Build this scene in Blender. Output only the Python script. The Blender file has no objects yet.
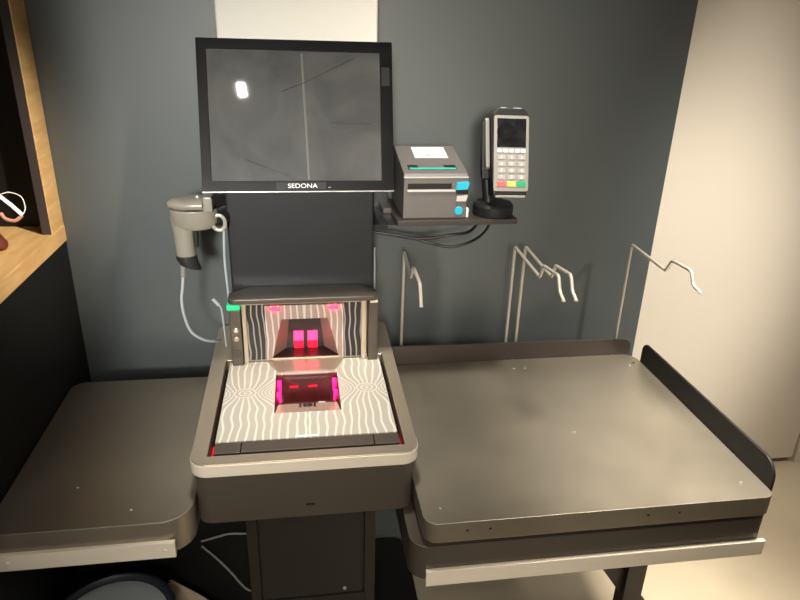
import bpy, bmesh, math, random
from mathutils import Matrix, Vector
random.seed(4)
S = bpy.context.scene
COL = S.collection
PI = math.pi

# ------------------------------------------------------------------ camera, world, lights, exposure
YAW, PITCH, ROLL, FPX = 0.158126, 0.399442, -0.030397, 654.66
fwd = Vector((math.sin(YAW)*math.cos(PITCH), math.cos(YAW)*math.cos(PITCH), -math.sin(PITCH)))
rgt = Vector((math.cos(YAW), -math.sin(YAW), 0))
dwn = fwd.cross(rgt)
r2 = rgt*math.cos(ROLL) + dwn*math.sin(ROLL)
d2 = -rgt*math.sin(ROLL) + dwn*math.cos(ROLL)
cam_d = bpy.data.cameras.new('camera')
cam = bpy.data.objects.new('camera', cam_d)
COL.objects.link(cam)
cam_d.sensor_width = 36
cam_d.lens = FPX/800*36
cam_d.clip_start = 0.02
M3 = Matrix((r2, -d2, -fwd)).transposed()
cam.matrix_world = Matrix.Translation((0, 0, 1.52)) @ M3.to_4x4()
S.camera = cam

W = bpy.data.worlds.new('world')
S.world = W
W.use_nodes = True
W.node_tree.nodes['Background'].inputs[0].default_value = (1.0, 0.88, 0.72, 1)
W.node_tree.nodes['Background'].inputs[1].default_value = 0.07

def area(name, loc, target, sx, sy, power, col):
    d = bpy.data.lights.new(name, 'AREA')
    d.shape = 'RECTANGLE'
    d.size, d.size_y, d.energy, d.color = sx, sy, power, col
    o = bpy.data.objects.new(name, d)
    COL.objects.link(o)
    o.location = loc
    o.rotation_euler = (Vector(target)-Vector(loc)).to_track_quat('-Z', 'Y').to_euler()
    return o
def spot(name, loc, target, ang, power, col, soft):
    d = bpy.data.lights.new(name, 'SPOT')
    d.spot_size, d.spot_blend, d.energy, d.color, d.shadow_soft_size = math.radians(ang), 1.0, power, col, soft
    o = bpy.data.objects.new(name, d)
    COL.objects.link(o)
    o.location = loc
    o.rotation_euler = (Vector(target)-Vector(loc)).to_track_quat('-Z', 'Y').to_euler()
    return o
area('ceiling_strip_light', (-0.30, -0.92, 2.60), (-0.30, -0.80, 0), 0.035, 0.12, 6, (1.0, 0.93, 0.83))
spot('wall_wash', (-0.65, -2.2, 1.9), (-0.26, 1.5, 1.10), 17, 330, (1.0, 0.99, 0.94), 0.28)
spot('wall_wash', (-0.20, -2.2, 1.9), (0.33, 1.5, 1.34), 16.5, 310, (1.0, 0.92, 0.80), 0.28)
spot('down_spot', (0.80, 0.88, 2.64), (0.82, 0.95, 0.75), 33, 365, (1.0, 0.93, 0.81), 0.22)
spot('down_spot', (1.75, 1.2, 2.64), (1.55, 1.5, 0.0), 34, 75, (1.0, 0.93, 0.81), 0.15)  # unseen spot added to brighten the floor by the door
spot('down_spot', (1.62, 1.15, 2.64), (1.04, 1.845, 0.62), 36, 62, (1.0, 0.94, 0.84), 0.10)
spot('down_spot', (2.1, -0.2, 2.55), (1.08, 1.845, 0.62), 30, 195, (1.0, 0.94, 0.85), 0.15)  # unseen spot added in front to brighten the door
spot('down_spot', (0.0, 0.95, 2.64), (0.0, 1.10, 0.83), 24, 95, (1.0, 0.95, 0.87), 0.10)
spot('down_spot', (0.36, 0.85, 2.64), (0.33, 1.33, 1.20), 22, 75, (1.0, 0.95, 0.87), 0.08)  # unseen spot added to light the printer and its shelf
spot('front_fill', (0.2, -1.7, 2.0), (0.15, 0.88, 0.64), 25, 90, (1.0, 0.93, 0.82), 0.25)  # unseen fill added to brighten the front rails and bumper
spot('shelf_fill', (1.0, 0.1, 2.6), (-0.53, 1.28, 1.22), 15, 250, (1.0, 0.88, 0.72), 0.06)  # unseen fill added to brighten the pine frame

S.view_settings.view_transform = 'Standard'
S.view_settings.look = 'None'
S.view_settings.gamma = 1
S.view_settings.use_curve_mapping = False
S.view_settings.exposure = 0.8

# ------------------------------------------------------------------ helpers
def lin(c):
    return tuple(((v/255)/12.92 if v/255 <= 0.04045 else ((v/255+0.055)/1.055)**2.4) for v in c)

def mat(name, rgb, rough=0.5, metal=0.0, spec=0.5, var=0.0, scale=20.0, bump=0.0, stretch=None, coat=0.0, rvar=0.0):
    m = bpy.data.materials.new(name)
    m.use_nodes = True
    nt = m.node_tree
    b = nt.nodes['Principled BSDF']
    c = lin(rgb)
    b.inputs['Base Color'].default_value = (*c, 1)
    b.inputs['Roughness'].default_value = rough
    b.inputs['Metallic'].default_value = metal
    b.inputs['Specular IOR Level'].default_value = spec
    b.inputs['Coat Weight'].default_value = coat
    tc = nt.nodes.new('ShaderNodeTexCoord')
    mp = nt.nodes.new('ShaderNodeMapping')
    if stretch:
        mp.inputs['Scale'].default_value = stretch
    nt.links.new(tc.outputs['Object'], mp.inputs[0])
    n = nt.nodes.new('ShaderNodeTexNoise')
    n.inputs['Scale'].default_value = scale
    n.inputs['Detail'].default_value = 6
    nt.links.new(mp.outputs[0], n.inputs['Vector'])
    if var > 0:
        r = nt.nodes.new('ShaderNodeValToRGB')
        r.color_ramp.elements[0].position = 0.3
        r.color_ramp.elements[1].position = 0.7
        r.color_ramp.elements[0].color = (*[v*(1-var) for v in c], 1)
        r.color_ramp.elements[1].color = (*[min(1, v*(1+var)) for v in c], 1)
        nt.links.new(n.outputs['Fac'], r.inputs[0])
        nt.links.new(r.outputs[0], b.inputs['Base Color'])
    if rvar > 0:
        mr = nt.nodes.new('ShaderNodeMapRange')
        mr.inputs[1].default_value = 0.3
        mr.inputs[2].default_value = 0.7
        mr.inputs[3].default_value = max(0.02, rough-rvar)
        mr.inputs[4].default_value = rough+rvar
        nt.links.new(n.outputs['Fac'], mr.inputs[0])
        nt.links.new(mr.outputs[0], b.inputs['Roughness'])
    if bump > 0:
        bp = nt.nodes.new('ShaderNodeBump')
        bp.inputs['Strength'].default_value = bump
        bp.inputs['Distance'].default_value = 0.002
        nt.links.new(n.outputs['Fac'], bp.inputs['Height'])
        nt.links.new(bp.outputs[0], b.inputs['Normal'])
    return m

def emat(name, rgb, strength):
    m = bpy.data.materials.new(name)
    m.use_nodes = True
    b = m.node_tree.nodes['Principled BSDF']
    b.inputs['Base Color'].default_value = (*lin(rgb), 1)
    b.inputs['Emission Color'].default_value = (*lin(rgb), 1)
    b.inputs['Emission Strength'].default_value = strength
    return m

def wood_mat(name, light, dark):
    m = mat(name, light, 0.5)
    nt = m.node_tree
    b = nt.nodes['Principled BSDF']
    tc = nt.nodes.new('ShaderNodeTexCoord')
    mp = nt.nodes.new('ShaderNodeMapping')
    mp.inputs['Scale'].default_value = (14, 2.0, 14)
    nt.links.new(tc.outputs['Object'], mp.inputs[0])
    n = nt.nodes.new('ShaderNodeTexNoise')
    n.inputs['Scale'].default_value = 3
    n.inputs['Detail'].default_value = 8
    n.inputs['Distortion'].default_value = 1.2
    nt.links.new(mp.outputs[0], n.inputs['Vector'])
    r = nt.nodes.new('ShaderNodeValToRGB')
    r.color_ramp.elements[0].position = 0.32
    r.color_ramp.elements[1].position = 0.66
    r.color_ramp.elements[0].color = (*lin(dark), 1)
    r.color_ramp.elements[1].color = (*lin(light), 1)
    nt.links.new(n.outputs['Fac'], r.inputs[0])
    nt.links.new(r.outputs[0], b.inputs['Base Color'])
    return m

def wavy_mat(name, base, line, axis, cx, pinch, period, rough=0.35, thr=0.72):
    """wavy pattern: lines bundled through a pinch at |x|=cx; axis = 1 (y) or 2 (z)"""
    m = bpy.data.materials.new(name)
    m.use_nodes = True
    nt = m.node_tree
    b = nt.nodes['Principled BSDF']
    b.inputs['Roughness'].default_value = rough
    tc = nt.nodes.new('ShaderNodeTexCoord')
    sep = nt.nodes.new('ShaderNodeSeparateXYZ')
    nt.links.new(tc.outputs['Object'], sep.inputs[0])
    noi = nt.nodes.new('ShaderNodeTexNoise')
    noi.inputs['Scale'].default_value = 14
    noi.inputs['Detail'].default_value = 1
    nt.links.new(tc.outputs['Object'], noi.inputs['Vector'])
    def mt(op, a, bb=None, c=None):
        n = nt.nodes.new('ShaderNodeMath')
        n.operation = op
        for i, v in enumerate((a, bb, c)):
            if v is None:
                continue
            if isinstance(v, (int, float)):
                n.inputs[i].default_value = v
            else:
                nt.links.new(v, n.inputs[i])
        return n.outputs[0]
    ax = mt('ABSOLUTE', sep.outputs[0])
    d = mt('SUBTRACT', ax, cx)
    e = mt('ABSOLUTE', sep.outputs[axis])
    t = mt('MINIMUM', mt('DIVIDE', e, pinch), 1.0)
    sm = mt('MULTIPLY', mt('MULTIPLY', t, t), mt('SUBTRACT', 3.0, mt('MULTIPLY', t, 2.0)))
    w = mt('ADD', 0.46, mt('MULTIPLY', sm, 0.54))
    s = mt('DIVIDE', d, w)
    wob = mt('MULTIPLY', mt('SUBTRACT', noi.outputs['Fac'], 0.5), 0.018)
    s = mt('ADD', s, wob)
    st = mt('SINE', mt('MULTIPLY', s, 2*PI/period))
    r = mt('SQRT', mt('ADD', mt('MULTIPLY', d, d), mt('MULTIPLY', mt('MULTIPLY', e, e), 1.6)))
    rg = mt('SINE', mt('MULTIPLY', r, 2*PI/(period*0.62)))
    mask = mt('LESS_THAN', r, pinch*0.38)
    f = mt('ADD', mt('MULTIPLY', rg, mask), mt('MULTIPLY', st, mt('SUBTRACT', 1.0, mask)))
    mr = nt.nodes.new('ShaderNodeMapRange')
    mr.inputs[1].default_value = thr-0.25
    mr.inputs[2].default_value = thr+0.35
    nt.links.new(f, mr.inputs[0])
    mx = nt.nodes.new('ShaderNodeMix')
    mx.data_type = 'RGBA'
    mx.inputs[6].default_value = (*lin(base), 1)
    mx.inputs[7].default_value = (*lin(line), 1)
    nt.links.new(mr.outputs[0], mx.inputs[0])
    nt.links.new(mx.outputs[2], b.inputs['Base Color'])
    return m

def glass_mat(name, tint, gloss):
    m = bpy.data.materials.new(name)
    m.use_nodes = True
    nt = m.node_tree
    nt.nodes.remove(nt.nodes['Principled BSDF'])
    tr = nt.nodes.new('ShaderNodeBsdfTransparent')
    tr.inputs[0].default_value = (*tint, 1)
    gl = nt.nodes.new('ShaderNodeBsdfGlossy')
    gl.inputs['Roughness'].default_value = 0.05
    mx = nt.nodes.new('ShaderNodeMixShader')
    mx.inputs[0].default_value = gloss
    nt.links.new(tr.outputs[0], mx.inputs[1])
    nt.links.new(gl.outputs[0], mx.inputs[2])
    nt.links.new(mx.outputs[0], nt.nodes['Material Output'].inputs[0])
    return m

# ---- mesh builders (all add to a bmesh)
def BM():
    return bmesh.new()

def merge(bm, sub, mx=None):
    me = bpy.data.meshes.new('t')
    sub.to_mesh(me)
    sub.free()
    if mx is not None:
        me.transform(mx)
    bm.from_mesh(me)
    bpy.data.meshes.remove(me)

def bevel(sub, w, seg=2, ang=0.6):
    if w <= 0:
        return
    ed = [e for e in sub.edges if len(e.link_faces) == 2 and e.calc_face_angle(0) > ang]
    if ed:
        bmesh.ops.bevel(sub, geom=ed, offset=w, segments=seg, profile=0.5, affect='EDGES', clamp_overlap=True)

def box(bm, x0, x1, y0, y1, z0, z1, b=0.0, mx=None, seg=2):
    s = bmesh.new()
    bmesh.ops.create_cube(s, size=1)
    for v in s.verts:
        v.co = Vector((x0+(v.co.x+.5)*(x1-x0), y0+(v.co.y+.5)*(y1-y0), z0+(v.co.z+.5)*(z1-z0)))
    bevel(s, b, seg)
    merge(bm, s, mx)
    return bm

def rpoly(pts, radii, n=6):
    """round the corners of a 2D polygon"""
    out = []
    k = len(pts)
    if isinstance(radii, (int, float)):
        radii = [radii]*k
    for i in range(k):
        p = Vector(pts[i]); a = Vector(pts[i-1]); c = Vector(pts[(i+1) % k]); r = radii[i]
        if r <= 0:
            out.append((p.x, p.y)); continue
        u = (a-p).normalized(); w = (c-p).normalized()
        ang = u.angle(w)
        t = r/math.tan(ang/2)
        cen = p+(u+w).normalized()*(r/math.sin(ang/2))
        p0 = p+u*t-cen; p1 = p+w*t-cen
        a0 = math.atan2(p0.y, p0.x); a1 = math.atan2(p1.y, p1.x)
        da = (a1-a0+PI) % (2*PI)-PI
        for j in range(n+1):
            th = a0+da*j/n
            out.append((cen.x+r*math.cos(th), cen.y+r*math.sin(th)))
    return out

def prism(bm, pts, lo, hi, axis='z', holes=(), b=0.0, mx=None, seg=2):
    """extrude a polygon (with holes) along an axis.  axis z: (x,y); y: (x,z); x: (y,z)"""
    s = bmesh.new()
    def P(p, h):
        return {'z': (p[0], p[1], h), 'y': (p[0], h, p[1]), 'x': (h, p[0], p[1])}[axis]
    if holes:
        ov = [s.verts.new(P(p, lo)) for p in pts]
        hv = [s.verts.new(P(p, lo)) for p in holes[0]]
        N = len(pts)
        near = [min(range(N), key=lambda i: (pts[i][0]-h[0])**2+(pts[i][1]-h[1])**2) for h in holes[0]]
        for k in range(4):
            i, j = near[k], near[(k+1) % 4]
            arc = []
            while True:
                arc.append(ov[i])
                if i == j:
                    break
                i = (i+1) % N
            s.faces.new(arc+[hv[(k+1) % 4], hv[k]])
    else:
        s.faces.new([s.verts.new(P(p, lo)) for p in pts])
    g = bmesh.ops.extrude_face_region(s, geom=list(s.faces))
    dv = {'z': (0, 0, hi-lo), 'y': (0, hi-lo, 0), 'x': (hi-lo, 0, 0)}[axis]
    bmesh.ops.translate(s, vec=dv, verts=[v for v in g['geom'] if isinstance(v, bmesh.types.BMVert)])
    bmesh.ops.recalc_face_normals(s, faces=list(s.faces))
    bevel(s, b, seg)
    merge(bm, s, mx)
    return bm

def rrect(x0, x1, y0, y1, r, n=6):
    return rpoly([(x0, y0), (x1, y0), (x1, y1), (x0, y1)], r, n)

def smooth_path(pts, n=8):
    P = [Vector(p) for p in pts]
    out = []
    for i in range(len(P)-1):
        p0 = P[max(0, i-1)]; p1 = P[i]; p2 = P[i+1]; p3 = P[min(len(P)-1, i+2)]
        for j in range(n):
            t = j/n
            out.append(0.5*((2*p1)+(p2-p0)*t+(2*p0-5*p1+4*p2-p3)*t*t+(3*p1-p0-3*p2+p3)*t*t*t))
    out.append(P[-1])
    return out

def round_path(pts, r, n=5):
    """polyline with arcs (quadratic) at the corners"""
    P = [Vector(p) for p in pts]
    out = [P[0]]
    for i in range(1, len(P)-1):
        a = P[i-1]-P[i]; c = P[i+1]-P[i]
        ra = min(r, a.length*0.45); rc = min(r, c.length*0.45)
        p0 = P[i]+a.normalized()*ra; p1 = P[i]+c.normalized()*rc
        for j in range(n+1):
            t = j/n
            out.append(p0*(1-t)**2+P[i]*2*t*(1-t)+p1*t*t)
    out.append(P[-1])
    return out

def tube(bm, path, r, n=10, flat=1.0):
    P = [Vector(p) for p in path]
    rings = []
    up = Vector((0, 0, 1))
    prev = None
    for i, p in enumerate(P):
        t = (P[min(i+1, len(P)-1)]-P[max(i-1, 0)]).normalized()
        if prev is None:
            a = t.cross(up)
            if a.length < 0.1:
                a = t.cross(Vector((1, 0, 0)))
            a.normalize()
        else:
            a = prev-t*prev.dot(t)
            a.normalize()
        prev = a
        c = t.cross(a)
        rr = r[i] if isinstance(r, (list, tuple)) else r
        rings.append([bm.verts.new(p+a*math.cos(2*PI*k/n)*rr+c*math.sin(2*PI*k/n)*rr*flat) for k in range(n)])
    for i in range(len(rings)-1):
        for k in range(n):
            bm.faces.new((rings[i][k], rings[i][(k+1) % n], rings[i+1][(k+1) % n], rings[i+1][k]))
    bm.faces.new(rings[0][::-1])
    bm.faces.new(rings[-1])
    return bm

def lathe(bm, prof, cx, cy, n=40, mx=None):
    """closed profile of (r, z); revolved about z through (cx, cy)"""
    s = bmesh.new()
    rings = []
    for r, z in prof:
        if r < 1e-6:
            rings.append([s.verts.new((cx, cy, z))])
        else:
            rings.append([s.verts.new((cx+r*math.cos(2*PI*k/n), cy+r*math.sin(2*PI*k/n), z)) for k in range(n)])
    for a, c in zip(rings, rings[1:]):
        for k in range(n):
            q = [a[k % len(a)], a[(k+1) % n % len(a)], c[(k+1) % n % len(c)], c[k % len(c)]]
            u = []
            for v in q:
                if v not in u:
                    u.append(v)
            if len(u) > 2:
                s.faces.new(u)
    bmesh.ops.recalc_face_normals(s, faces=list(s.faces))
    merge(bm, s, mx)
    return bm

def loft(bm, rings, mx=None):
    s = bmesh.new()
    R = [[s.verts.new(p) for p in ring] for ring in rings]
    n = len(R[0])
    for a, c in zip(R, R[1:]):
        for k in range(n):
            s.faces.new((a[k], a[(k+1) % n], c[(k+1) % n], c[k]))
    s.faces.new(R[0][::-1])
    s.faces.new(R[-1])
    bmesh.ops.recalc_face_normals(s, faces=list(s.faces))
    merge(bm, s, mx)
    return bm

def text(bm, body, size, mx, depth=0.0003):
    cu = bpy.data.curves.new('t', 'FONT')
    cu.body = body
    cu.size = size
    cu.align_x = 'CENTER'
    cu.align_y = 'CENTER'
    cu.extrude = depth
    o = bpy.data.objects.new('t', cu)
    me = bpy.data.meshes.new_from_object(o)
    me.transform(mx)
    bm.from_mesh(me)
    bpy.data.meshes.remove(me)
    bpy.data.objects.remove(o)
    bpy.data.curves.remove(cu)
    return bm

def wpos(o):
    return Vector(o.get('_w', (0, 0, 0)))
SHIFT = [Vector((0, 0, 0))]

def obj(name, bm, m, parent=None, ang=35):
    """mesh built in world coordinates; stored relative to its thing's base"""
    bmesh.ops.translate(bm, vec=SHIFT[0], verts=bm.verts)
    me = bpy.data.meshes.new(name)
    base = Vector((0, 0, 0))
    p = parent
    while p is not None and p.type != 'EMPTY':
        p = p.parent
    if p is not None:
        base = p.location
        bmesh.ops.translate(bm, vec=-base, verts=bm.verts)
    elif parent is None:
        # a thing that is one mesh: origin at the base of its box
        xs = [v.co for v in bm.verts]
        c = Vector(((min(v.x for v in xs)+max(v.x for v in xs))/2, (min(v.y for v in xs)+max(v.y for v in xs))/2, min(v.z for v in xs)))
        base = c
        bmesh.ops.translate(bm, vec=-c, verts=bm.verts)
    else:
        q = parent
        while q.parent is not None:
            q = q.parent
        base = q.location
        bmesh.ops.translate(bm, vec=-base, verts=bm.verts)
    bm.to_mesh(me)
    bm.free()
    me.materials.append(m)
    me.polygons.foreach_set('use_smooth', [True]*len(me.polygons))
    me.set_sharp_from_angle(angle=math.radians(ang))
    o = bpy.data.objects.new(name, me)
    COL.objects.link(o)
    wn_ = o.modifiers.new('weighted_normal', 'WEIGHTED_NORMAL')
    wn_.keep_sharp = True
    if parent is None:
        o.location = base
    else:
        o.parent = parent
    return o

def tag(o, label, cat, group=None):
    o['label'] = label
    o['category'] = cat
    if group:
        o['group'] = group
    return o

def thing(name, label, cat, loc, group=None):
    o = bpy.data.objects.new(name, None)
    o.empty_display_size = 0.05
    COL.objects.link(o)
    o.location = loc
    return tag(o, label, cat, group)

def struct(name, bm, m, parent=None):
    o = obj(name, bm, m, parent)
    if parent is None:
        o['kind'] = 'structure'
    return o

def rotx(a):
    return Matrix.Rotation(a, 4, 'X')
def rotz(a):
    return Matrix.Rotation(a, 4, 'Z')
def roty(a):
    return Matrix.Rotation(a, 4, 'Y')
def tr(*a):
    return Matrix.Translation(a)

# ------------------------------------------------------------------ materials
m_wall = mat('slate_wall_paint', (89, 94, 94), 0.38, 0, 0.5, 0.05, 3.0, 0.03)
m_beige = mat('beige_door_paint', (226, 215, 198), 0.5, 0, 0.4, 0.02, 2.0)
m_floor = mat('beige_floor_vinyl', (190, 176, 152), 0.4, 0, 0.4, 0.08, 4.0, rvar=0.08)
m_ceil = mat('white_ceiling_paint', (225, 222, 215), 0.8)
m_steel = mat('satin_bronze_steel', (150, 141, 126), 0.38, 0.68, 0.5, 0.08, 5.0, 0.0, rvar=0.07)
m_body = mat('brown_grey_enamel', (92, 84, 75), 0.38, 0.35, 0.5, 0.04, 8.0)
m_rail = mat('pale_steel_rail', (238, 226, 206), 0.36, 0.05, 0.5, 0.03, 30.0, stretch=(0.3, 1, 1))
m_bump = mat('champagne_steel_bumper', (196, 182, 160), 0.30, 0.65, 0.5, 0.03, 5.0)
m_black = mat('black_rubber_guard', (26, 25, 26), 0.55, 0, 0.4)
m_guard = mat('dark_steel_guard', (92, 84, 80), 0.38, 0.6, 0.5, 0.05, 10)
m_col = mat('charcoal_column_enamel', (52, 53, 55), 0.32, 0.2, 0.5, 0.05, 6)
m_ped = mat('black_brown_enamel', (52, 47, 44), 0.45, 0.2, 0.5, 0.05, 6)
m_cream = mat('cream_panel', (250, 246, 234), 0.45, 0, 0.4)
m_gloss = mat('gloss_black_bezel', (8, 8, 9), 0.36, 0, 0.12, 0.2, 30, rvar=0.05)
m_screw = mat('bright_screw_metal', (225, 218, 205), 0.25, 0.8)
m_hole = mat('dark_hole', (18, 16, 15), 0.7)
m_chrome = mat('bright_wire', (214, 206, 192), 0.38, 0.45)
m_printer = mat('grey_printer_plastic', (108, 103, 99), 0.48, 0, 0.45, 0.03, 40)
m_darkpl = mat('dark_plastic', (34, 33, 34), 0.4, 0, 0.5)
m_white = mat('white_paper', (242, 242, 240), 0.6)
m_cyan = mat('cyan_plastic', (40, 190, 220), 0.4)
m_teal = mat('teal_strip', (60, 190, 170), 0.4)
m_gun = mat('grey_gun_plastic', (160, 154, 140), 0.34, 0.1, 0.5)
m_gund = mat('dark_gun_plastic', (48, 47, 46), 0.35)
m_cable = mat('white_cable', (196, 202, 204), 0.4)
m_cableb = mat('black_cable', (18, 18, 19), 0.45)
m_cableg = mat('grey_cable', (150, 145, 138), 0.5)
m_wood = wood_mat('pine_wood', (226, 188, 132), (206, 164, 106))
m_blackpanel = mat('black_melamine', (20, 19, 18), 0.55, 0, 0.35)
m_darkedge = mat('dark_brown_edge', (62, 55, 54), 0.6)
m_red = emat('red_glow', (255, 12, 40), 1.6)
m_dimred = emat('dim_red_glow', (255, 12, 40), 0.35)
m_pink = emat('pink_led', (255, 48, 98), 2.2)
m_mag = emat('magenta_led', (255, 20, 92), 2.6)
m_top = emat('rose_led', (255, 20, 45), 11.0)
m_green = emat('green_indicator', (30, 190, 120), 0.45)
m_plate = wavy_mat('wavy_scan_lines', (186, 180, 166), (234, 229, 216), 1, 0.122, 0.062, 0.0150, 0.22)
m_towerwavy = wavy_mat('dark_wavy_lines', (26, 23, 22), (180, 172, 162), 2, 0.106, 0.045, 0.0120, 0.3)
m_reflector = wavy_mat('pale_wavy_lines', (168, 148, 136), (236, 222, 214), 2, 0.09, 0.05, 0.013, 0.3)
m_glass = glass_mat('clear_scan_glass', (0.95, 0.93, 0.93), 0.05)
m_wellred = mat('dark_red_well', (96, 30, 36), 0.35)
m_niche = mat('dark_niche', (40, 20, 20), 0.3)
m_tan = mat('tan_niche_side', (150, 132, 118), 0.4)

# ------------------------------------------------------------------ structure
struct('floor', box(BM(), -2.2, 3.2, -3.2, 2.3, -0.05, 0), m_floor)
struct('ceiling', box(BM(), -2.2, 3.2, -3.2, 2.3, 2.7, 2.75), m_ceil)
struct('wall_back', box(BM(), -2.2, 0.896, 1.50, 1.62, 0, 2.7), m_wall)
struct('wall_far', box(BM(), 0.0, 3.2, 1.90, 1.98, 0, 2.7), m_wall)
dl = box(BM(), 0.62, 1.846, 1.845, 1.885, 0.020, 2.2, 0.001)
struct('door_1', dl, m_beige)
struct('trim_1', box(BM(), 1.852, 1.886, 1.835, 1.90, 0, 2.25, 0.002), m_beige)
struct('trim_2', box(BM(), 1.90, 2.6, 1.80, 1.90, 0, 2.7, 0.002), mat('brown_wall_board', (96, 82, 70), 0.5))

# ------------------------------------------------------------------ black cabinet with pine niche (left)
XF = -0.5235
cab = thing('niche_cabinet', 'black wall cabinet at the left with a pine framed open niche', 'cabinet', (-0.75, 1.1, 0))
obj('side_panel', box(BM(), XF-0.5, XF, 0.55, 1.497, 0, 1.052, 0.001), m_blackpanel, cab)
bm = BM()
box(bm, XF-0.5, XF+0.002, 0.55, 1.512-0.014, 1.052, 1.087, 0.001)
sill = obj('sill', bm, m_wood, cab)
st = obj('stile', box(BM(), XF-0.018, XF+0.001, 1.425, 1.498, 1.087, 2.45, 0.001), m_wood, cab)
obj('dark_edge', box(BM(), XF-0.019, XF-0.0015, 1.4235, 1.4255, 1.0875, 2.45), m_darkedge, st)
obj('niche_back', box(BM(), XF-0.5, XF-0.0185, 1.49, 1.498, 1.087, 2.45), m_blackpanel, cab)
obj('niche_rear_panel', box(BM(), XF-0.51, XF-0.50, 0.55, 1.498, 0, 2.45), m_blackpanel, cab)
obj('niche_end_panel', box(BM(), XF-0.5, XF, 0.53, 0.55, 0, 2.45), m_blackpanel, cab)
obj('niche_top', box(BM(), XF-0.51, XF, 0.53, 1.498, 2.45, 2.47), m_blackpanel, cab)

SHIFT[0] = Vector((0.006, 0, -0.002))
strap = thing('strap_loop', 'looped white strap lying in the pine niche', 'strap', (-0.60, 1.35, 1.087))
bm = BM()
lp = [(-0.602, 1.35, 1.212), (-0.585, 1.345, 1.195), (-0.560, 1.34, 1.172), (-0.547, 1.34, 1.156)]
tube(bm, smooth_path(lp), 0.0055, 8, 0.45)
lp = [(-0.547, 1.34, 1.155), (-0.541, 1.345, 1.168), (-0.548, 1.355, 1.188), (-0.570, 1.36, 1.196), (-0.588, 1.36, 1.192)]
tube(bm, smooth_path(lp), 0.0011, 8)
obj('band', bm, m_white, strap)
bm = BM()
tube(bm, smooth_path([(-0.547, 1.34, 1.155), (-0.560, 1.335, 1.146), (-0.577, 1.335, 1.150), (-0.585, 1.34, 1.160)]), 0.0035, 8)
obj('clasp', bm, mat('rosy_plastic', (205, 150, 135), 0.4), strap)
obj('cord', tube(BM(), smooth_path([(-0.588, 1.36, 1.192), (-0.60, 1.355, 1.15), (-0.61, 1.34, 1.10), (-0.602, 1.33, 1.091)]), 0.0022, 8), m_darkpl, strap)
bm = BM()
rings = []
for i in range(9):
    t = i/8
    w = 0.045*math.sin(PI*(0.12+0.83*t))**0.6
    h = 0.028*math.sin(PI*(0.15+0.8*t))**0.6
    rings.append([(-0.70+0.115*t, 1.31+0.02*t+w*math.cos(a), 1.089+h+h*math.sin(a)) for a in [2*PI*k/14 for k in range(14)]])
loft(bm, rings)
tag(obj('pouch', bm, mat('dark_red_fabric', (92, 36, 26), 0.7, var=0.15, scale=60)), 'dark red pouch at the left edge of the pine niche', 'pouch')

SHIFT[0] = Vector((0, 0, 0))
# ------------------------------------------------------------------ left counter
cnt = thing('side_counter', 'dark metal counter left of the scanner with a pale front rail', 'counter', (-0.36, 1.14, 0.68))
bm = BM()
prism(bm, rpoly([(-0.522, 0.898), (-0.198, 0.898), (-0.198, 1.385), (-0.522, 1.385)], [0.004, 0.05, 0.004, 0.03], 8), 0.683, 0.75, b=0.0025)
obj('counter_top', bm, m_steel, cnt)
obj('front_rail', box(BM(), -0.522, -0.226, 0.890, 0.8985, 0.681, 0.713, 0.0012), m_rail, cnt)
for x in (-0.487, -0.243):
    obj('screw', lathe(BM(), [(0, 0.0016), (0.003, 0.0012), (0.0042, 0)], 0, 0, 14, tr(x, 0.890, 0.697) @ rotx(PI/2)), m_rail, cnt)
for x, y in ((-0.405, 1.005), (-0.30, 0.935)):
    obj('crumb', lathe(BM(), [(0, 0.0013), (0.0016, 0.0008), (0.002, 0)], 0, 0, 10, tr(x, y, 0.75)), m_white, cnt)
obj('support_panel', box(BM(), -0.522, -0.146, 1.20, 1.23, 0, 0.683, 0.001), m_blackpanel, cnt)

# ------------------------------------------------------------------ pedestal under the scanner
ped = thing('kiosk_pedestal', 'dark pedestal cabinet under the scanner with a flush door', 'pedestal', (0, 1.25, 0))
obj('plinth', prism(BM(), rrect(-0.142, 0.272, 0.95, 1.485, 0.04), 0, 0.125, b=0.003), m_black, ped)
bm = BM()
box(bm, -0.134, 0.137, 1.112, 1.44, 0.125, 0.70, 0.002)
box(bm, -0.134, -0.112, 1.10, 1.114, 0.125, 0.70, 0.001)
box(bm, 0.114, 0.137, 1.10, 1.114, 0.125, 0.70, 0.001)
box(bm, -0.112, 0.114, 1.10, 1.114, 0.125, 0.335, 0.001)
obj('frame', bm, m_ped, ped)
dr = obj('door', box(BM(), -0.108, 0.107, 1.102, 1.113, 0.339, 0.70, 0.001), m_ped, ped)
obj('lock', lathe(BM(), [(0, 0.003), (0.003, 0.003), (0.0045, 0)], 0, 0, 14, tr(0.070, 1.102, 0.352) @ rotx(PI/2)), m_chrome, dr)

# ------------------------------------------------------------------ checkout scanner
SC = (0.0, 1.165, 0.70)
sc = thing('checkout_scanner', 'flatbed checkout scanner with upright tower, wavy plate and red lights', 'scanner', SC)
hole = [(-0.172, 0.962), (0.170, 0.962), (0.170, 1.310), (-0.172, 1.310)]
bm = BM()
prism(bm, rpoly([(-0.196, 0.941), (0.186, 0.941), (0.186, 1.490), (-0.196, 1.490)], 0.026, 8), 0.702, 0.804, holes=[hole], b=0.002)
prism(bm, [(-0.174, 0.960), (0.172, 0.960), (0.172, 1.312), (-0.174, 1.312)], 0.702, 0.712)
hb = obj('housing', bm, m_body, sc)
obj('front_mark', box(BM(), -0.008, 0.008, 0.9385, 0.9405, 0.728, 0.7315, 0.0006), m_hole, hb)
bm = BM()
prism(bm, rpoly([(-0.200, 0.936), (0.193, 0.936), (0.199, 1.494), (-0.206, 1.494)], 0.030, 8), 0.8045, 0.830, holes=[hole], b=0.0022)
bf = obj('bumper_frame', bm, m_bump, sc)
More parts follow.
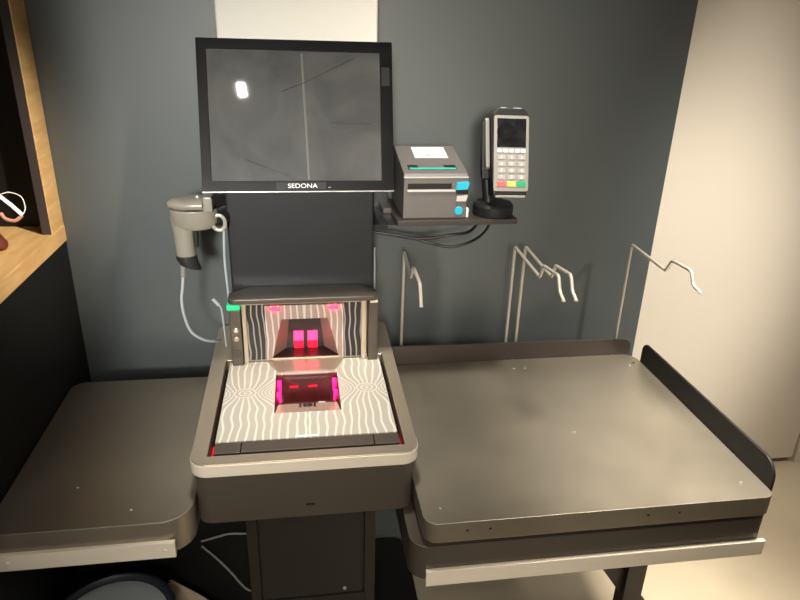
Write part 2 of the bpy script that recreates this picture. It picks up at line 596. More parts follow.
obj('lit_front_strip', prism(BM(), rpoly([(-0.2012, 0.985), (-0.2012, 0.9348), (0.1942, 0.9348), (0.1942, 0.985), (0.190, 0.985), (0.190, 0.939), (-0.197, 0.939), (-0.197, 0.985)], [0, 0.031, 0.031, 0, 0, 0.027, 0.027, 0], 8), 0.8050, 0.8278, b=0.0012), m_rail, bf)  # pale cover puts the lit look of the bumper front into colour
# plate with the scan well hole
wh = [(-0.063, 1.086), (0.065, 1.086), (0.065, 1.238), (-0.063, 1.238)]
bm = BM()
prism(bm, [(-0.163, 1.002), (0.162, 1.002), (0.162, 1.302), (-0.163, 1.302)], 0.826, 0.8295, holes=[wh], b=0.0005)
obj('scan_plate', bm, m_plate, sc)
bm = BM()
box(bm, -0.163, -0.118, 0.970, 1.000, 0.820, 0.828, 0.001)
box(bm, -0.1165, 0.1165, 0.970, 1.000, 0.820, 0.8285, 0.001)
box(bm, 0.118, 0.163, 0.970, 1.000, 0.820, 0.828, 0.001)
obj('front_bar', bm, m_body, sc)
obj('white_tab', box(BM(), -0.022, 0.018, 1.0025, 1.0085, 0.8290, 0.8302, 0.0003), m_white, sc)
# well
def quad_shell(quads, th=0.0015):
    s = bmesh.new()
    for q in quads:
        s.faces.new([s.verts.new(p) for p in q])
    bmesh.ops.remove_doubles(s, verts=s.verts, dist=1e-5)
    bmesh.ops.recalc_face_normals(s, faces=s.faces)
    bmesh.ops.solidify(s, geom=list(s.faces), thickness=th)
    return s
T, Bz = 0.826, 0.765
tl = [(-0.062, 1.087), (0.064, 1.087), (0.064, 1.237), (-0.062, 1.237)]
lowl = [(-0.057, 1.128, 0.8200), (0.059, 1.128, 0.8200)]
bl = [(-0.046, 1.15, Bz), (0.048, 1.15, Bz), (0.050, 1.222, Bz), (-0.048, 1.222, Bz)]
q = [
    [(*tl[3], T), (*tl[2], T), bl[2], bl[3]],
    [bl[0], bl[1], bl[2], bl[3]],
    [(lowl[0]), (lowl[1]), bl[1], bl[0]],
    [(*tl[0], T), lowl[0], bl[0], bl[3], (*tl[3], T)],
    [(*tl[1], T), lowl[1], bl[1], bl[2], (*tl[2], T)],
]
well = obj('scan_well', quad_shell(q), m_wellred, sc)
obj('well_lip', quad_shell([[(*tl[0], T), (*tl[1], T), lowl[1], lowl[0]]]), mat('tan_lip', (178, 160, 142), 0.35), well)
bm = BM()
lathe(bm, [(0, 0.0045), (0.006, 0.0045), (0.010, 0.002), (0.010, 0)], 0, 0, 20, tr(0.001, 1.118, 0.8213))
box(bm, -0.016, -0.011, 1.110, 1.126, 0.8205, 0.8260, 0.001)
box(bm, 0.012, 0.017, 1.110, 1.126, 0.8205, 0.8260, 0.001)
obj('sensor', bm, m_darkpl, well)
obj('highlight_chip', box(BM(), 0.022, 0.036, 1.135, 1.141, 0.805, 0.817, 0.001), m_white, well)  # white block painted in as a small highlight
for sx in (-1, 1):
    x = 0.001+sx*0.0565
    for y0, y1 in ((1.148, 1.160), (1.188, 1.206)):
        obj('light', box(BM(), x-0.004, x+0.004, y0, y1, 0.812, 0.8325, 0.001), m_mag, well)
obj('light', box(BM(), -0.035, -0.018, 1.2195, 1.2235, 0.805, 0.807), m_red, well)
obj('light', box(BM(), 0.004, 0.022, 1.2195, 1.2235, 0.805, 0.807), m_red, well)
obj('glow_strip', box(BM(), -0.1715, -0.1700, 0.975, 1.03, 0.796, 0.800), m_dimred, sc)  # hidden strips added to throw a red glow on the frame
obj('glow_strip', box(BM(), 0.1680, 0.1695, 0.985, 1.03, 0.796, 0.800), m_dimred, sc)
obj('glow_strip', box(BM(), -0.13, 0.14, 0.9635, 0.965, 0.796, 0.800), m_dimred, sc)
obj('well_window', box(BM(), -0.0510, 0.0530, 1.0865, 1.2375, 0.8275, 0.8285), m_glass, sc)
# apron between plate and tower
bm = BM()
prism(bm, [(-0.088, 1.3045), (-0.058, 1.2395), (0.060, 1.2395), (0.088, 1.3045)], 0.8297, 0.8325, b=0.0006)
apr = obj('apron', bm, m_bump, sc)
obj('chrome_bar', box(BM(), -0.046, 0.046, 1.228, 1.2385, 0.8305, 0.8355, 0.001), m_chrome, apr)
# tower
SHIFT[0] = Vector((0, 0.018, -0.003))
bm = BM()
box(bm, -0.150, 0.150, 1.324, 1.331, 0.834, 0.976, 0.001)
box(bm, -0.150, 0.150, 1.280, 1.325, 0.8335, 0.8385, 0.001)
box(bm, -0.1305, -0.1215, 1.268, 1.325, 0.8335, 0.976, 0.001)
box(bm, 0.1215, 0.1325, 1.268, 1.325, 0.8335, 0.976, 0.001)
box(bm, -0.126, 0.124, 1.272, 1.325, 0.9705, 0.976, 0.001)
box(bm, -0.152, -0.1325, 1.290, 1.325, 0.8335, 0.976, 0.001)
box(bm, 0.135, 0.152, 1.290, 1.325, 0.8335, 0.976, 0.001)
obj('tower_frame', bm, m_bump, sc)
bm = BM()
prism(bm, rpoly([(-0.157, 1.260), (0.157, 1.260), (0.157, 1.300), (0.118, 1.333), (-0.118, 1.333), (-0.157, 1.300)], [0.014, 0.014, 0.01, 0.006, 0.006, 0.01], 5), 0.9762, 0.9885, b=0.003)
obj('hood', bm, m_body, sc)
pl = obj('control_pillar', box(BM(), -0.1560, -0.1325, 1.264, 1.292, 0.832, 0.962, 0.002), m_body, sc)
obj('indicator_light', box(BM(), -0.1600, -0.1325, 1.262, 1.292, 0.9625, 0.9745, 0.003), m_green, pl)
for z in (0.916, 0.896):
    obj('button', lathe(BM(), [(0, 0.002), (0.0045, 0.002), (0.006, 0)], 0, 0, 18, tr(-0.1440, 1.264, z) @ rotx(PI/2)), m_bump if z < 0.9 else m_screw, pl)
for i in range(4):
    for j in range(4):
        obj('speaker_hole', lathe(BM(), [(0, 0.0006), (0.0013, 0.0005), (0.0014, 0)], 0, 0, 8, tr(-0.1500+0.004*i, 1.264, 0.855+0.005*j) @ rotx(PI/2)), m_hole, pl)
pr = obj('side_pillar', box(BM(), 0.1365, 0.1580, 1.264, 1.292, 0.832, 0.9740, 0.002), m_body, sc)
obj('pillar_cap', box(BM(), 0.1400, 0.1560, 1.2625, 1.290, 0.9705, 0.9755, 0.001), m_rail, pr)
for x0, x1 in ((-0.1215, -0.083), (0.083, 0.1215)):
    obj('tower_window', box(BM(), x0, x1, 1.276, 1.279, 0.8385, 0.9705), m_towerwavy, sc)
bm = BM()
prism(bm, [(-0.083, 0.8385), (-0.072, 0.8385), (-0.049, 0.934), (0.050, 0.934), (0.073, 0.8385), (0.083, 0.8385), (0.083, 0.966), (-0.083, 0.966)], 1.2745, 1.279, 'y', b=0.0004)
ref = obj('wavy_arch', bm, m_reflector, sc)
F = [(-0.076, 1.279, 0.8395), (0.077, 1.279, 0.8395), (0.054, 1.279, 0.938), (-0.053, 1.279, 0.938)]
K = [(-0.043, 1.3225, 0.8415), (0.043, 1.3225, 0.8415), (0.034, 1.3225, 0.925), (-0.034, 1.3225, 0.925)]
obj('niche_side', quad_shell([[F[0], F[3], K[3], K[0]]]), m_tan, ref)
obj('niche_side', quad_shell([[F[1], F[2], K[2], K[1]]]), m_tan, ref)
obj('niche_top', quad_shell([[F[3], F[2], K[2], K[3]]]), m_tan, ref)
obj('niche_floor', quad_shell([[F[0], F[1], K[1], K[0]]]), m_niche, ref)
obj('niche_back', quad_shell([K]), m_niche, ref)
for x in (-0.0145, 0.0165):
    obj('light', box(BM(), x-0.0105, x+0.0105, 1.3165, 1.3205, 0.861, 0.884, 0.0005), m_pink, ref)
    obj('light', box(BM(), x-0.0105, x+0.0105, 1.3175, 1.3205, 0.8425, 0.8605, 0.0005), m_red, ref)  # glowing blocks stand in for the red halo below the pink lights
for x in (-0.062, 0.062):
    obj('light', box(BM(), x-0.010, x+0.010, 1.270, 1.2745, 0.956, 0.963, 0.001), m_top, ref)

SHIFT[0] = Vector((0, 0, 0))
# ------------------------------------------------------------------ column
colm = thing('kiosk_column', 'charcoal column panel behind the monitor with a cream upper part', 'column', (0, 1.43, 0.83))
obj('cover_panel', prism(BM(), rrect(-0.154, 0.154, 1.352, 1.44, 0.006), 0.834, 1.36, b=0.001), m_col, colm)
obj('header_panel', prism(BM(), rrect(-0.151, 0.162, 1.402, 1.440, 0.004), 1.36, 2.05, b=0.001), m_cream, colm)

# ------------------------------------------------------------------ monitor
TH = math.atan2(0.08, 0.264)
MM = tr(-0.001, 1.25, 1.219) @ rotx(-TH)
HH = 0.279
mon = thing('touch_monitor', 'black framed touch monitor with a grey smudged screen on the column', 'monitor', (0, 1.27, 1.219))
bm = BM()
box(bm, -0.181, 0.182, 0.003, 0.030, 0, HH, 0.003, MM)
box(bm, -0.12, 0.12, 0.029, 0.042, 0.05, 0.23, 0.006, MM)
obj('casing', bm, m_darkpl, mon)
bm = BM()
prism(bm, [(-0.181, 0.0), (0.182, 0.0), (0.182, HH), (-0.181, HH)], -0.002, 0.003, 'y', holes=[[(-0.163, 0.0195), (0.158, 0.0195), (0.158, HH-0.020), (-0.163, HH-0.020)]], b=0.0007, mx=MM)
bez = obj('bezel', bm, m_gloss, mon)
# dusty screen
ms = mat('dusty_grey_screen', (66, 67, 67), 0.5, 0, 0.3, coat=0.8)
nt = ms.node_tree
b = nt.nodes['Principled BSDF']
tc = nt.nodes.new('ShaderNodeTexCoord')
n1 = nt.nodes.new('ShaderNodeTexNoise'); n1.inputs['Scale'].default_value = 9; n1.inputs['Detail'].default_value = 8; n1.inputs['Distortion'].default_value = 0.8
nt.links.new(tc.outputs['Object'], n1.inputs['Vector'])
rp = nt.nodes.new('ShaderNodeValToRGB')
rp.color_ramp.elements[0].position = 0.35; rp.color_ramp.elements[1].position = 0.75
rp.color_ramp.elements[0].color = (*lin((54, 55, 56)), 1); rp.color_ramp.elements[1].color = (*lin((84, 84, 81)), 1)
nt.links.new(n1.outputs['Fac'], rp.inputs[0])
nt.links.new(rp.outputs[0], b.inputs['Base Color'])
scr = obj('screen', box(BM(), -0.1635, 0.1585, 0.0005, 0.003, 0.019, HH-0.0195, 0, MM), ms, mon)
smg = mat('smudge_film', (96, 96, 92), 0.5)
bm = BM()
tube(bm, [MM @ Vector(p) for p in smooth_path([(0.018, 0.0004, 0.022), (0.016, 0.0004, 0.10), (0.013, 0.0004, 0.19), (0.011, 0.0004, 0.255)])], 0.0022, 8, 0.12)
obj('smear', bm, smg, scr)
smf = mat('faint_smudge', (74, 74, 72), 0.5)
for pth in ([(-0.03, 0.0004, 0.185), (0.02, 0.0004, 0.205), (0.075, 0.0004, 0.232), (0.11, 0.0004, 0.25)], [(0.06, 0.0004, 0.13), (0.10, 0.0004, 0.128), (0.14, 0.0004, 0.129)], [(-0.10, 0.0004, 0.06), (-0.06, 0.0004, 0.045), (-0.02, 0.0004, 0.03)]):
    obj('smear', tube(BM(), [MM @ Vector(p) for p in smooth_path(pth)], 0.0018, 8, 0.12), smf, scr)
bm = BM()
text(bm, 'SEDONA', 0.0118, MM @ tr(0.0054, -0.0026, 0.0095) @ Matrix.Scale(1.2, 4, (1, 0, 0)) @ rotx(PI/2))
obj('logo', bm, m_white, bez)
obj('logo_patch', box(BM(), -0.044, 0.050, -0.0024, -0.0018, 0.003, 0.0165, 0, MM), m_black, bez)
obj('power_mark', box(BM(), 0.054, 0.059, -0.0026, -0.0018, 0.006, 0.0072, 0, MM), m_cableg, bez)
bm = BM()
box(bm, -0.181, 0.182, -0.0022, 0.004, -0.0022, 0.0, 0.0005, MM)
obj('lower_trim', bm, mat('silver_trim', (170, 168, 165), 0.3, 0.5), mon)
bm = BM()
box(bm, 0.161, 0.176, -0.0026, -0.0018, 0.198, 0.232, 0, MM)
obj('clear_tape', bm, mat('tape', (24, 24, 26), 0.3), bez)
obj('mount_arm', box(BM(), -0.06, 0.06, 1.315, 1.353, 1.27, 1.34, 0.004), m_darkpl, mon)

# ------------------------------------------------------------------ printer shelf, printer, terminal
sh = thing('printer_shelf', 'narrow dark metal shelf right of the column holding printer and terminal', 'shelf', (0.30, 1.33, 1.14))
bm = BM()
prism(bm, rrect(0.188, 0.438, 1.246, 1.345, 0.004), 1.1475, 1.1585, b=0.001)
prism(bm, rrect(0.170, 0.345, 1.34, 1.43, 0.004), 1.1475, 1.1585, b=0.001)
obj('shelf_board', bm, m_guard, sh)
bm = BM()
prism(bm, [(1.255, 1.147), (1.44, 1.147), (1.44, 1.105), (1.40, 1.105)], 0.1545, 0.19, 'x', b=0.001)
box(bm, 0.1545, 0.19, 1.405, 1.455, 1.09, 1.19, 0.002)
obj('bracket', bm, m_col, sh)

PX0, PX1, PY = 0.201, 0.3305, 1.256
SHIFT[0] = Vector((0, 0, -0.004))
prn = thing('receipt_printer', 'grey receipt printer with cyan button and white top label', 'printer', (0.267, 1.34, 1.163))
bm = BM()
prism(bm, rpoly([(PY, 1.163), (PY, 1.246), (PY+0.006, 1.2535), (PY+0.15, 1.283), (PY+0.172, 1.278), (PY+0.172, 1.163)], [0.003, 0.003, 0.004, 0.01, 0.008, 0.003], 4), PX0, PX1, 'x', b=0.0025)
body = obj('body', bm, m_printer, prn)
# lid slope frame: local x across, y up the slope, z out
sl = math.atan2(0.0295, 0.144)
TP = tr((PX0+PX1)/2, PY+0.006, 1.2535) @ rotx(sl)
obj('lid_seam', box(BM(), PX0-0.0005, PX1+0.0005, PY-0.0012, PY+0.004, 1.2455, 1.2480, 0.0006), mat('pale_seam', (190, 188, 184), 0.4), body)
lab = obj('label', box(BM(), -0.030, 0.040, 0.078, 0.136, 0.0002, 0.0010, 0, TP), m_white, body)
bm = BM()
box(bm, -0.012, 0.016, 0.098, 0.101, 0.0010, 0.0013, 0, TP)
box(bm, -0.008, 0.004, 0.088, 0.094, 0.0010, 0.0013, 0, TP)
box(bm, 0.008, 0.012, 0.088, 0.094, 0.0010, 0.0013, 0, TP)
box(bm, -0.014, 0.018, 0.112, 0.1135, 0.0010, 0.0013, 0, TP)
obj('print', bm, m_cableg, lab)
wn = obj('paper_window', box(BM(), -0.052, 0.046, 0.018, 0.040, 0.0002, 0.0012, 0.0004, TP), m_darkpl, body)
obj('status_strip', box(BM(), -0.050, 0.044, 0.0175, 0.0245, 0.0011, 0.0022, 0.0004, TP), m_teal, wn)
obj('paper_roll', box(BM(), -0.032, 0.022, 0.027, 0.0385, 0.0011, 0.0016, 0.0004, TP), m_printer, wn)
obj('paper_slot', box(BM(), PX0+0.008, PX0+0.098, PY-0.0008, PY+0.004, 1.224, 1.235, 0.0005), m_hole, body)
obj('tear_bar', box(BM(), PX0+0.007, PX0+0.104, PY-0.0025, PY+0.004, 1.2185, 1.2225, 0.0008), mat('pale_bar', (205, 203, 200), 0.35), body)
obj('slot_gap', box(BM(), PX0+0.106, PX0+0.131, PY-0.0006, PY+0.004, 1.2130, 1.2215, 0.0005), m_hole, body)
obj('open_lever', prism(BM(), rpoly([(PX0+0.104, 1.2225), (PX0+0.128, 1.224), (PX0+0.132, 1.2385), (PX0+0.106, 1.2370)], 0.002, 3), PY-0.006, PY+0.003, 'y', b=0.0008), m_cyan, body)
obj('lever_edge', box(BM(), PX0+0.096, PX0+0.104, PY-0.0014, PY+0.003, 1.2235, 1.2335, 0.0006), m_printer, body)
obj('feed_tab', prism(BM(), rpoly([(PX0+0.106, 1.199), (PX0+0.127, 1.199), (PX0+0.131, 1.212), (PX0+0.108, 1.2095)], 0.002, 3), PY-0.003, PY+0.003, 'y', b=0.0008), mat('pale_tab', (205, 203, 200), 0.35), body)
obj('power_button', lathe(BM(), [(0, 0.002), (0.0078, 0.0018), (0.0088, 0)], 0, 0, 24, tr(PX0+0.1135, PY, 1.179) @ rotx(PI/2)), m_cyan, body)
bm = BM()
box(bm, PX1+0.0015, PX1+0.007, 1.262, 1.275, 1.1627, 1.182, 0.002)
tag(obj('plug', bm, m_white), 'small white plug on the shelf beside the printer', 'plug')

# terminal stand + terminal
stn = thing('terminal_stand', 'black round pole stand holding the card terminal', 'stand', (0.388, 1.285, 1.1625))
obj('base', lathe(BM(), [(0, 1.1626), (0.040, 1.1626), (0.042, 1.166), (0.042, 1.183), (0.038, 1.188), (0.020, 1.190), (0, 1.190)], 0.3955, 1.289, 40), m_darkpl, stn)
obj('pole', tube(BM(), [(0.386, 1.294, 1.188), (0.377, 1.297, 1.25), (0.375, 1.306, 1.30)], [0.013, 0.011, 0.011], 14, 0.9), m_darkpl, stn)
TM = tr(0.412, 1.232, 1.2155) @ rotz(-0.02) @ rotx(-0.33) @ roty(0.015)
TW, TL = 0.037, 0.172
bm = BM()
prism(bm, rpoly([(0.034, 0.03), (0.052, 0.045), (0.052, 0.135), (0.034, 0.150)], 0.004, 3), -TW-0.012, TW-0.03, 'x', b=0.003, mx=TM)
obj('cradle', bm, m_darkpl, stn)
obj('grip', prism(BM(), rpoly([(0.012, 0.055), (0.040, 0.050), (0.042, 0.150), (0.020, 0.158)], 0.006, 4), -TW-0.010, -TW-0.0015, 'x', b=0.002, mx=TM), mat('silver_grey_clip', (150, 146, 140), 0.35, 0.3), stn)

term = thing('card_terminal', 'grey card payment terminal with keypad, tilted on its round stand', 'card terminal', (0.412, 1.24, 1.2115))
bm = BM()
prism(bm, rpoly([(-TW+0.003, 0.0), (TW-0.003, 0.0), (TW, 0.03), (TW, TL-0.012), (TW-0.010, TL), (-TW+0.010, TL), (-TW, TL-0.012), (-TW, 0.03)], [0.004, 0.004, 0.01, 0.006, 0.004, 0.004, 0.006, 0.01], 4), 0.002, 0.034, 'y', b=0.004, mx=TM)
tb = obj('back_shell', bm, m_darkpl, term)
m_tface = mat('silver_terminal_face', (158, 154, 147), 0.4, 0.15)
bm = BM()
prism(bm, rrect(-TW+0.002, TW-0.001, 0.008, TL-0.016, 0.005), -0.002, 0.004, 'y', b=0.0012, mx=TM)
face = obj('face', bm, m_tface, term)
obj('screen', box(BM(), -0.0290, 0.0300, -0.0030, 0.001, 0.094, 0.150, 0.0008, TM), mat('terminal_screen', (30, 30, 33), 0.15, var=0.5, scale=60), face)
for i in range(5):
    obj('function_key', box(BM(), -0.0285+0.0119*i, -0.0285+0.0119*i+0.0095, -0.0042, 0, 0.0835, 0.0905, 0.001, TM), m_white, face)
keys = ['1', '2', '3', '4', '5', '6', '7', '8', '9', '*', '0', '#']
for i, k in enumerate(keys):
    c, r = i % 3, i//3
    x0 = -0.0275+0.0203*c
    z0 = 0.0700-0.0130*r
    ky = obj('key', box(BM(), x0, x0+0.0155, -0.0036, 0, z0, z0+0.0085, 0.001, TM), mat('key_grey', (176, 172, 165), 0.4) if i == 0 else bpy.data.materials['key_grey'], face)
    obj('legend', text(BM(), k, 0.0085, TM @ tr(x0+0.0078, -0.0038, z0+0.0043) @ rotx(PI/2)), m_white, ky)
for i, (nm, rgb) in enumerate((('red_key', (225, 105, 100)), ('yellow_key', (232, 205, 105)), ('green_key', (30, 175, 110)))):
    obj(nm, box(BM(), -0.0285+0.0203*i, -0.0285+0.0203*i+0.0178, -0.0042, 0, 0.0170, 0.0275, 0.001, TM), mat(nm, rgb, 0.4), face)
obj('card_slot', box(BM(), -0.030, 0.029, -0.0008, 0.003, 0.0015, 0.0055, 0.0006, TM), m_hole, tb)
bm = BM()
box(bm, -0.031, 0.030, -0.003, 0.006, -0.0045, 0.0005, 0.0015, TM)
obj('slot_lip', bm, m_tface, tb)
bm = BM()
box(bm, -0.020, -0.008, 0.006, 0.014, TL-0.0005, TL+0.0006, 0, TM)
box(bm, 0.006, 0.022, 0.006, 0.014, TL-0.0005, TL+0.0006, 0, TM)
obj('top_mark', bm, m_white, tb)

SHIFT[0] = Vector((0, 0, 0))
# cables under the printer shelf
bm = BM()
tube(bm, smooth_path([(0.165, 1.40, 1.088), (0.20, 1.395, 1.084), (0.262, 1.385, 1.076), (0.33, 1.38, 1.085), (0.37, 1.36, 1.10), (0.388, 1.33, 1.1435)]), 0.0035)
tag(obj('terminal_cable', bm, m_cableb), 'black cable under the printer shelf, the upper shorter run', 'cable', None)
bm = BM()
tube(bm, smooth_path([(0.258, 1.395, 1.071), (0.29, 1.388, 1.064), (0.331, 1.38, 1.057), (0.374, 1.37, 1.071), (0.40, 1.35, 1.10), (0.412, 1.33, 1.1435)]), 0.0032)
tag(obj('printer_cable', bm, m_cableb), 'black cable under the printer shelf, the lower sagging loop', 'cable', None)

# ------------------------------------------------------------------ handheld scanner in its holder
hold = thing('scanner_holder', 'grey cup bracket on the column side holding the handheld scanner', 'holder', (-0.2, 1.33, 1.137))
bm = BM()
def ell(cx, cy, z, a, c, n=28):
    return [(cx+a*math.cos(2*PI*k/n), cy+c*math.sin(2*PI*k/n), z) for k in range(n)]
loft(bm, [ell(-0.214, 1.33, 1.126, 0.034, 0.022), ell(-0.214, 1.33, 1.136, 0.044, 0.030), ell(-0.214, 1.33, 1.160, 0.047, 0.034), ell(-0.214, 1.33, 1.167, 0.046, 0.033)])
cup = obj('cup', bm, m_gun, hold)
obj('cup_rim', loft(BM(), [ell(-0.210, 1.33, 1.1672, 0.042, 0.030), ell(-0.210, 1.33, 1.1705, 0.040, 0.028)]), m_hole, cup)
bm = BM()
tube(bm, [(-0.176, 1.335, 1.142), (-0.166, 1.345, 1.142), (-0.155, 1.375, 1.142)], [0.015, 0.017, 0.017], 16)
obj('arm', bm, m_gund, hold)
bm = BM()
for k in range(24):
    pass
ring = [(-0.166+0.0125*math.cos(a), 1.322, 1.138+0.0155*math.sin(a)) for a in [2*PI*k/24 for k in range(25)]]
tube(bm, ring, 0.004, 8)
obj('clamp_ring', bm, m_chrome, hold)

gun = thing('handheld_scanner', 'grey handheld barcode scanner hanging handle down in its holder', 'scanner', (-0.235, 1.33, 1.039))
bm = BM()
prof = [(-0.262, 1.168, 0.010, 0.005), (-0.258, 1.172, 0.022, 0.010)]
rings = []
for t, hz in ((0.0, 0.003), (0.06, 0.008), (0.2, 0.0125), (0.45, 0.0155), (0.75, 0.0165), (0.97, 0.016), (1.0, 0.0145)):
    x = -0.264+0.072*t
    w = 0.010+0.022*min(1, (t*2.2))**0.6
    rings.append([(x, 1.33+w*math.cos(2*PI*k/20), 1.1770+hz*1.0*math.sin(2*PI*k/20)) for k in range(20)])
loft(bm, rings)
head = obj('head', bm, m_gun, gun)
bm = BM()
box(bm, -0.192, -0.173, 1.302, 1.358, 1.164, 1.196, 0.004)
obj('nose', bm, m_gun, head)
obj('trigger_dot', lathe(BM(), [(0, 0.0045), (0.003, 0.004), (0.004, 0)], 0, 0, 14, tr(-0.2025, 1.318, 1.1915)), m_chrome, head)
bm = BM()
rings = []
for z, xc, a, c in ((1.150, -0.232, 0.030, 0.020), (1.138, -0.235, 0.026, 0.020), (1.115, -0.238, 0.0205, 0.018), (1.085, -0.238, 0.0195, 0.017), (1.068, -0.237, 0.020, 0.017)):
    rings.append(ell(xc, 1.33, z, a, c, 24))
loft(bm, rings)
obj('handle', bm, m_gun, gun)
bm = BM()
loft(bm, [[(x, y, z) for x, y, z in ell(-0.237, 1.33, 1.0682, 0.0208, 0.0178, 24)],
          [(x, y, z-0.20*(x+0.237)) for x, y, z in ell(-0.236, 1.33, 1.058, 0.0222, 0.019, 24)],
          [(x, y, z-0.35*(x+0.235)) for x, y, z in ell(-0.231, 1.33, 1.045, 0.0215, 0.018, 24)]])
obj('butt_cap', bm, m_gund, gun)
obj('trigger', box(BM(), -0.2165, -0.2105, 1.318, 1.342, 1.085, 1.137, 0.002), m_gund, gun)
bm = BM()
tube(bm, [(-0.246, 1.33, 1.047), (-0.248, 1.33, 1.02)], 0.0055)
cb = obj('strain_relief', bm, m_cableg, gun)
bm = BM()
tube(bm, smooth_path([(-0.248, 1.33, 1.022), (-0.252, 1.33, 0.995), (-0.257, 1.332, 0.965), (-0.255, 1.335, 0.925), (-0.245, 1.34, 0.887), (-0.222, 1.35, 0.862), (-0.202, 1.37, 0.848), (-0.196, 1.40, 0.834)]), 0.0032)
obj('cable', bm, m_cable, gun)
bm = BM()
tube(bm, smooth_path([(-0.164, 1.40, 1.132), (-0.166, 1.39, 1.09), (-0.168, 1.385, 1.03), (-0.1665, 1.385, 0.975), (-0.166, 1.39, 0.90), (-0.167, 1.41, 0.834)]), 0.0026)
tag(obj('data_cable', bm, m_cable), 'thin white cable running down the left side of the column', 'cable')
bm = BM()
tube(bm, smooth_path([(0.164, 1.42, 1.045), (0.1645, 1.42, 0.98), (0.165, 1.42, 0.90), (0.165, 1.42, 0.834)]), 0.0022)
tag(obj('data_cable', bm, m_cable), 'thin white cable running down the right side of the column', 'cable')
bm = BM()
tube(bm, [(-0.196, 1.355, 0.957), (-0.183, 1.350, 0.944)], 0.0042, 10)
tube(bm, smooth_path([(-0.183, 1.350, 0.944), (-0.179, 1.352, 0.93), (-0.178, 1.36, 0.88), (-0.178, 1.37, 0.834)]), 0.002)
tag(obj('connector_lead', bm, m_cable), 'short white connector end beside the green light', 'connector')

# ------------------------------------------------------------------ bag hooks (four wires behind the packing table)
def hook(x, top, arm):
    p = [(x, 1.421, 0.70), (x, 1.421, top)] + [(x+dx, y, z) for dx, y, z in arm]
    bm = BM()
    tube(bm, round_path(p, 0.007), 0.0037, 10)
    lathe(bm, [(0, 0.0045), (0.003, 0.004), (0.0045, 0.002), (0.0045, 0)], 0, 0, 12, tr(*p[-1]) @ tr(0, 0, -0.002))
    return obj('bag_hook', bm, m_chrome)
G = 'wire bag hooks behind the packing table'
arm = [(0, 1.245, 1.030), (0, 1.232, 1.061), (0, 1.150, 1.070), (0, 1.134, 1.042), (0, 1.112, 1.033)]
tag(hook(0.233, 1.034, [(0, 1.318, 1.008), (0, 1.292, 1.043), (0, 1.212, 1.036), (0, 1.196, 1.012), (0, 1.188, 0.998)]), 'wire bag hook nearest the scanner and column', 'bag hook', G)
tag(hook(0.499, 1.040, arm), 'left one of the close pair of wire bag hooks', 'bag hook', G)
tag(hook(0.525, 1.040, arm), 'right one of the close pair of wire bag hooks', 'bag hook', G)
tag(hook(0.794, 1.040, [(0, 1.258, 1.033), (0, 1.240, 1.063), (0, 1.168, 1.066), (0, 1.150, 1.040), (0, 1.126, 1.036)]), 'wire bag hook farthest right, in front of the beige door', 'bag hook', G)

# ------------------------------------------------------------------ packing table
tab = thing('packing_table', 'wide brown metal packing table right of the scanner with black side guard', 'table', (0.5, 1.12, 0))
obj('table_top', prism(BM(), rpoly([(0.188, 0.841), (0.837, 0.841), (0.837, 1.40), (0.188, 1.40)], [0.026, 0.02, 0.035, 0.01], 8), 0.7085, 0.75, b=0.0018), m_steel, tab)
obj('spacer', box(BM(), 0.215, 0.82, 0.868, 1.385, 0.694, 0.7090), m_hole, tab)
obj('lower_tray', prism(BM(), rpoly([(0.168, 0.848), (0.842, 0.848), (0.842, 1.40), (0.168, 1.40)], [0.035, 0.025, 0.02, 0.01], 8), 0.622, 0.695, b=0.002), m_body, tab)
obj('front_rail', box(BM(), 0.1945, 0.841, 0.840, 0.8485, 0.614, 0.647, 0.0012), m_rail, tab)
bg = obj('back_guard', prism(BM(), rpoly([(0.197, 0.7505), (0.826, 0.7505), (0.826, 0.794), (0.197, 0.800)], [0.002, 0.004, 0.022, 0.002], 6), 1.398, 1.404, 'y', b=0.0008), m_guard, tab)
obj('side_guard', prism(BM(), rpoly([(0.862, 0.735), (1.362, 0.735), (1.362, 0.803), (0.862, 0.803)], [0.01, 0.01, 0.022, 0.035], 8), 0.8375, 0.8435, 'x', b=0.0015), m_black, tab)
def sc_top(x, y, r=0.0038, m=None):
    obj('screw', lathe(BM(), [(0, 0.0014), (r*0.7, 0.0012), (r, 0)], 0, 0, 14, tr(x, y, 0.750)), m or m_screw, tab)
for x, y in ((0.503, 1.353), (0.531, 1.353), (0.800, 1.340), (0.222, 0.882), (0.795, 0.886), (0.545, 1.075)):
    sc_top(x, y, 0.0036)
sc_top(0.815, 1.352, 0.003, m_hole)
for x in (0.262, 0.302, 0.590, 0.650):
    obj('front_hole', lathe(BM(), [(0, 0.0004), (0.0022, 0.0004), (0.0024, 0)], 0, 0, 10, tr(x, 0.841, 0.732) @ rotx(PI/2)), m_hole, tab)
obj('leg', box(BM(), 0.742, 0.790, 1.085, 1.125, 0.012, 0.622, 0.002), m_ped, tab)
bm = BM()
box(bm, -0.02, 0.02, 1.1, 1.13, -0.25, 0.31, 0.002, tr(0.712, 0, 0.33) @ roty(-0.60))
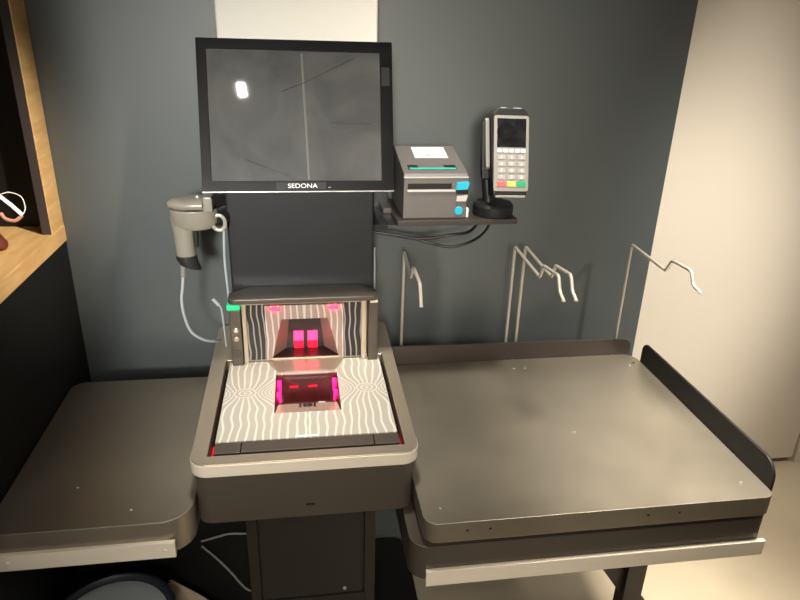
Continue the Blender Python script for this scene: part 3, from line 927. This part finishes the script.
obj('brace', bm, m_ped, tab)
obj('foot', box(BM(), 0.735, 0.797, 0.98, 1.16, 0.0, 0.013, 0.003), m_ped, tab)

# ------------------------------------------------------------------ below the left counter
binx = thing('waste_bin', 'round slate blue bin with a pale lid under the left counter', 'bin', (-0.396, 1.01, 0))
obj('body', lathe(BM(), [(0, 0.0), (0.095, 0.0), (0.100, 0.006), (0.118, 0.405), (0.124, 0.410), (0.124, 0.422), (0.116, 0.425), (0.110, 0.418), (0.108, 0.40), (0, 0.40)], -0.396, 1.01, 48), mat('slate_blue_plastic', (44, 49, 58), 0.45), binx)
obj('lid', lathe(BM(), [(0, 0.401), (0.1075, 0.401), (0.1075, 0.414), (0.09, 0.420), (0.03, 0.423), (0, 0.423)], -0.396, 1.01, 48), mat('pale_grey_plastic', (196, 205, 208), 0.45), binx)
bm = BM()
rings = []
for t in range(9):
    u = t/8
    z = 0.365*u
    w = 0.075 if u < 0.6 else 0.075*(1-((u-0.6)/0.4)**1.6*0.93)
    th = 0.035*(1-u)+0.004
    xc = -0.228-0.084*max(0, (u-0.45)/0.55)
    rings.append([(xc+w*math.cos(a), 1.155+th*math.sin(a), z) for a in [2*PI*k/16 for k in range(16)]])
loft(bm, rings)
tag(obj('paper_bag', bm, mat('tan_paper', (176, 158, 138), 0.7)), 'tan paper bag with a pointed top beside the round bin', 'bag')
bm = BM()
tube(bm, smooth_path([(-0.245, 1.19, 0.425), (-0.215, 1.19, 0.385), (-0.185, 1.19, 0.337), (-0.163, 1.19, 0.296), (-0.148, 1.19, 0.279), (-0.137, 1.19, 0.276)]), 0.0025)
tag(obj('slack_cable', bm, m_cableg), 'grey cable sloping down to the pedestal left side', 'cable')
bm = BM()
tube(bm, smooth_path([(-0.245, 1.19, 0.438), (-0.215, 1.19, 0.446), (-0.185, 1.19, 0.453), (-0.155, 1.19, 0.451), (-0.138, 1.19, 0.450)]), 0.0025)
tag(obj('slack_cable', bm, m_cableg), 'grey cable running level just under the scanner body', 'cable')
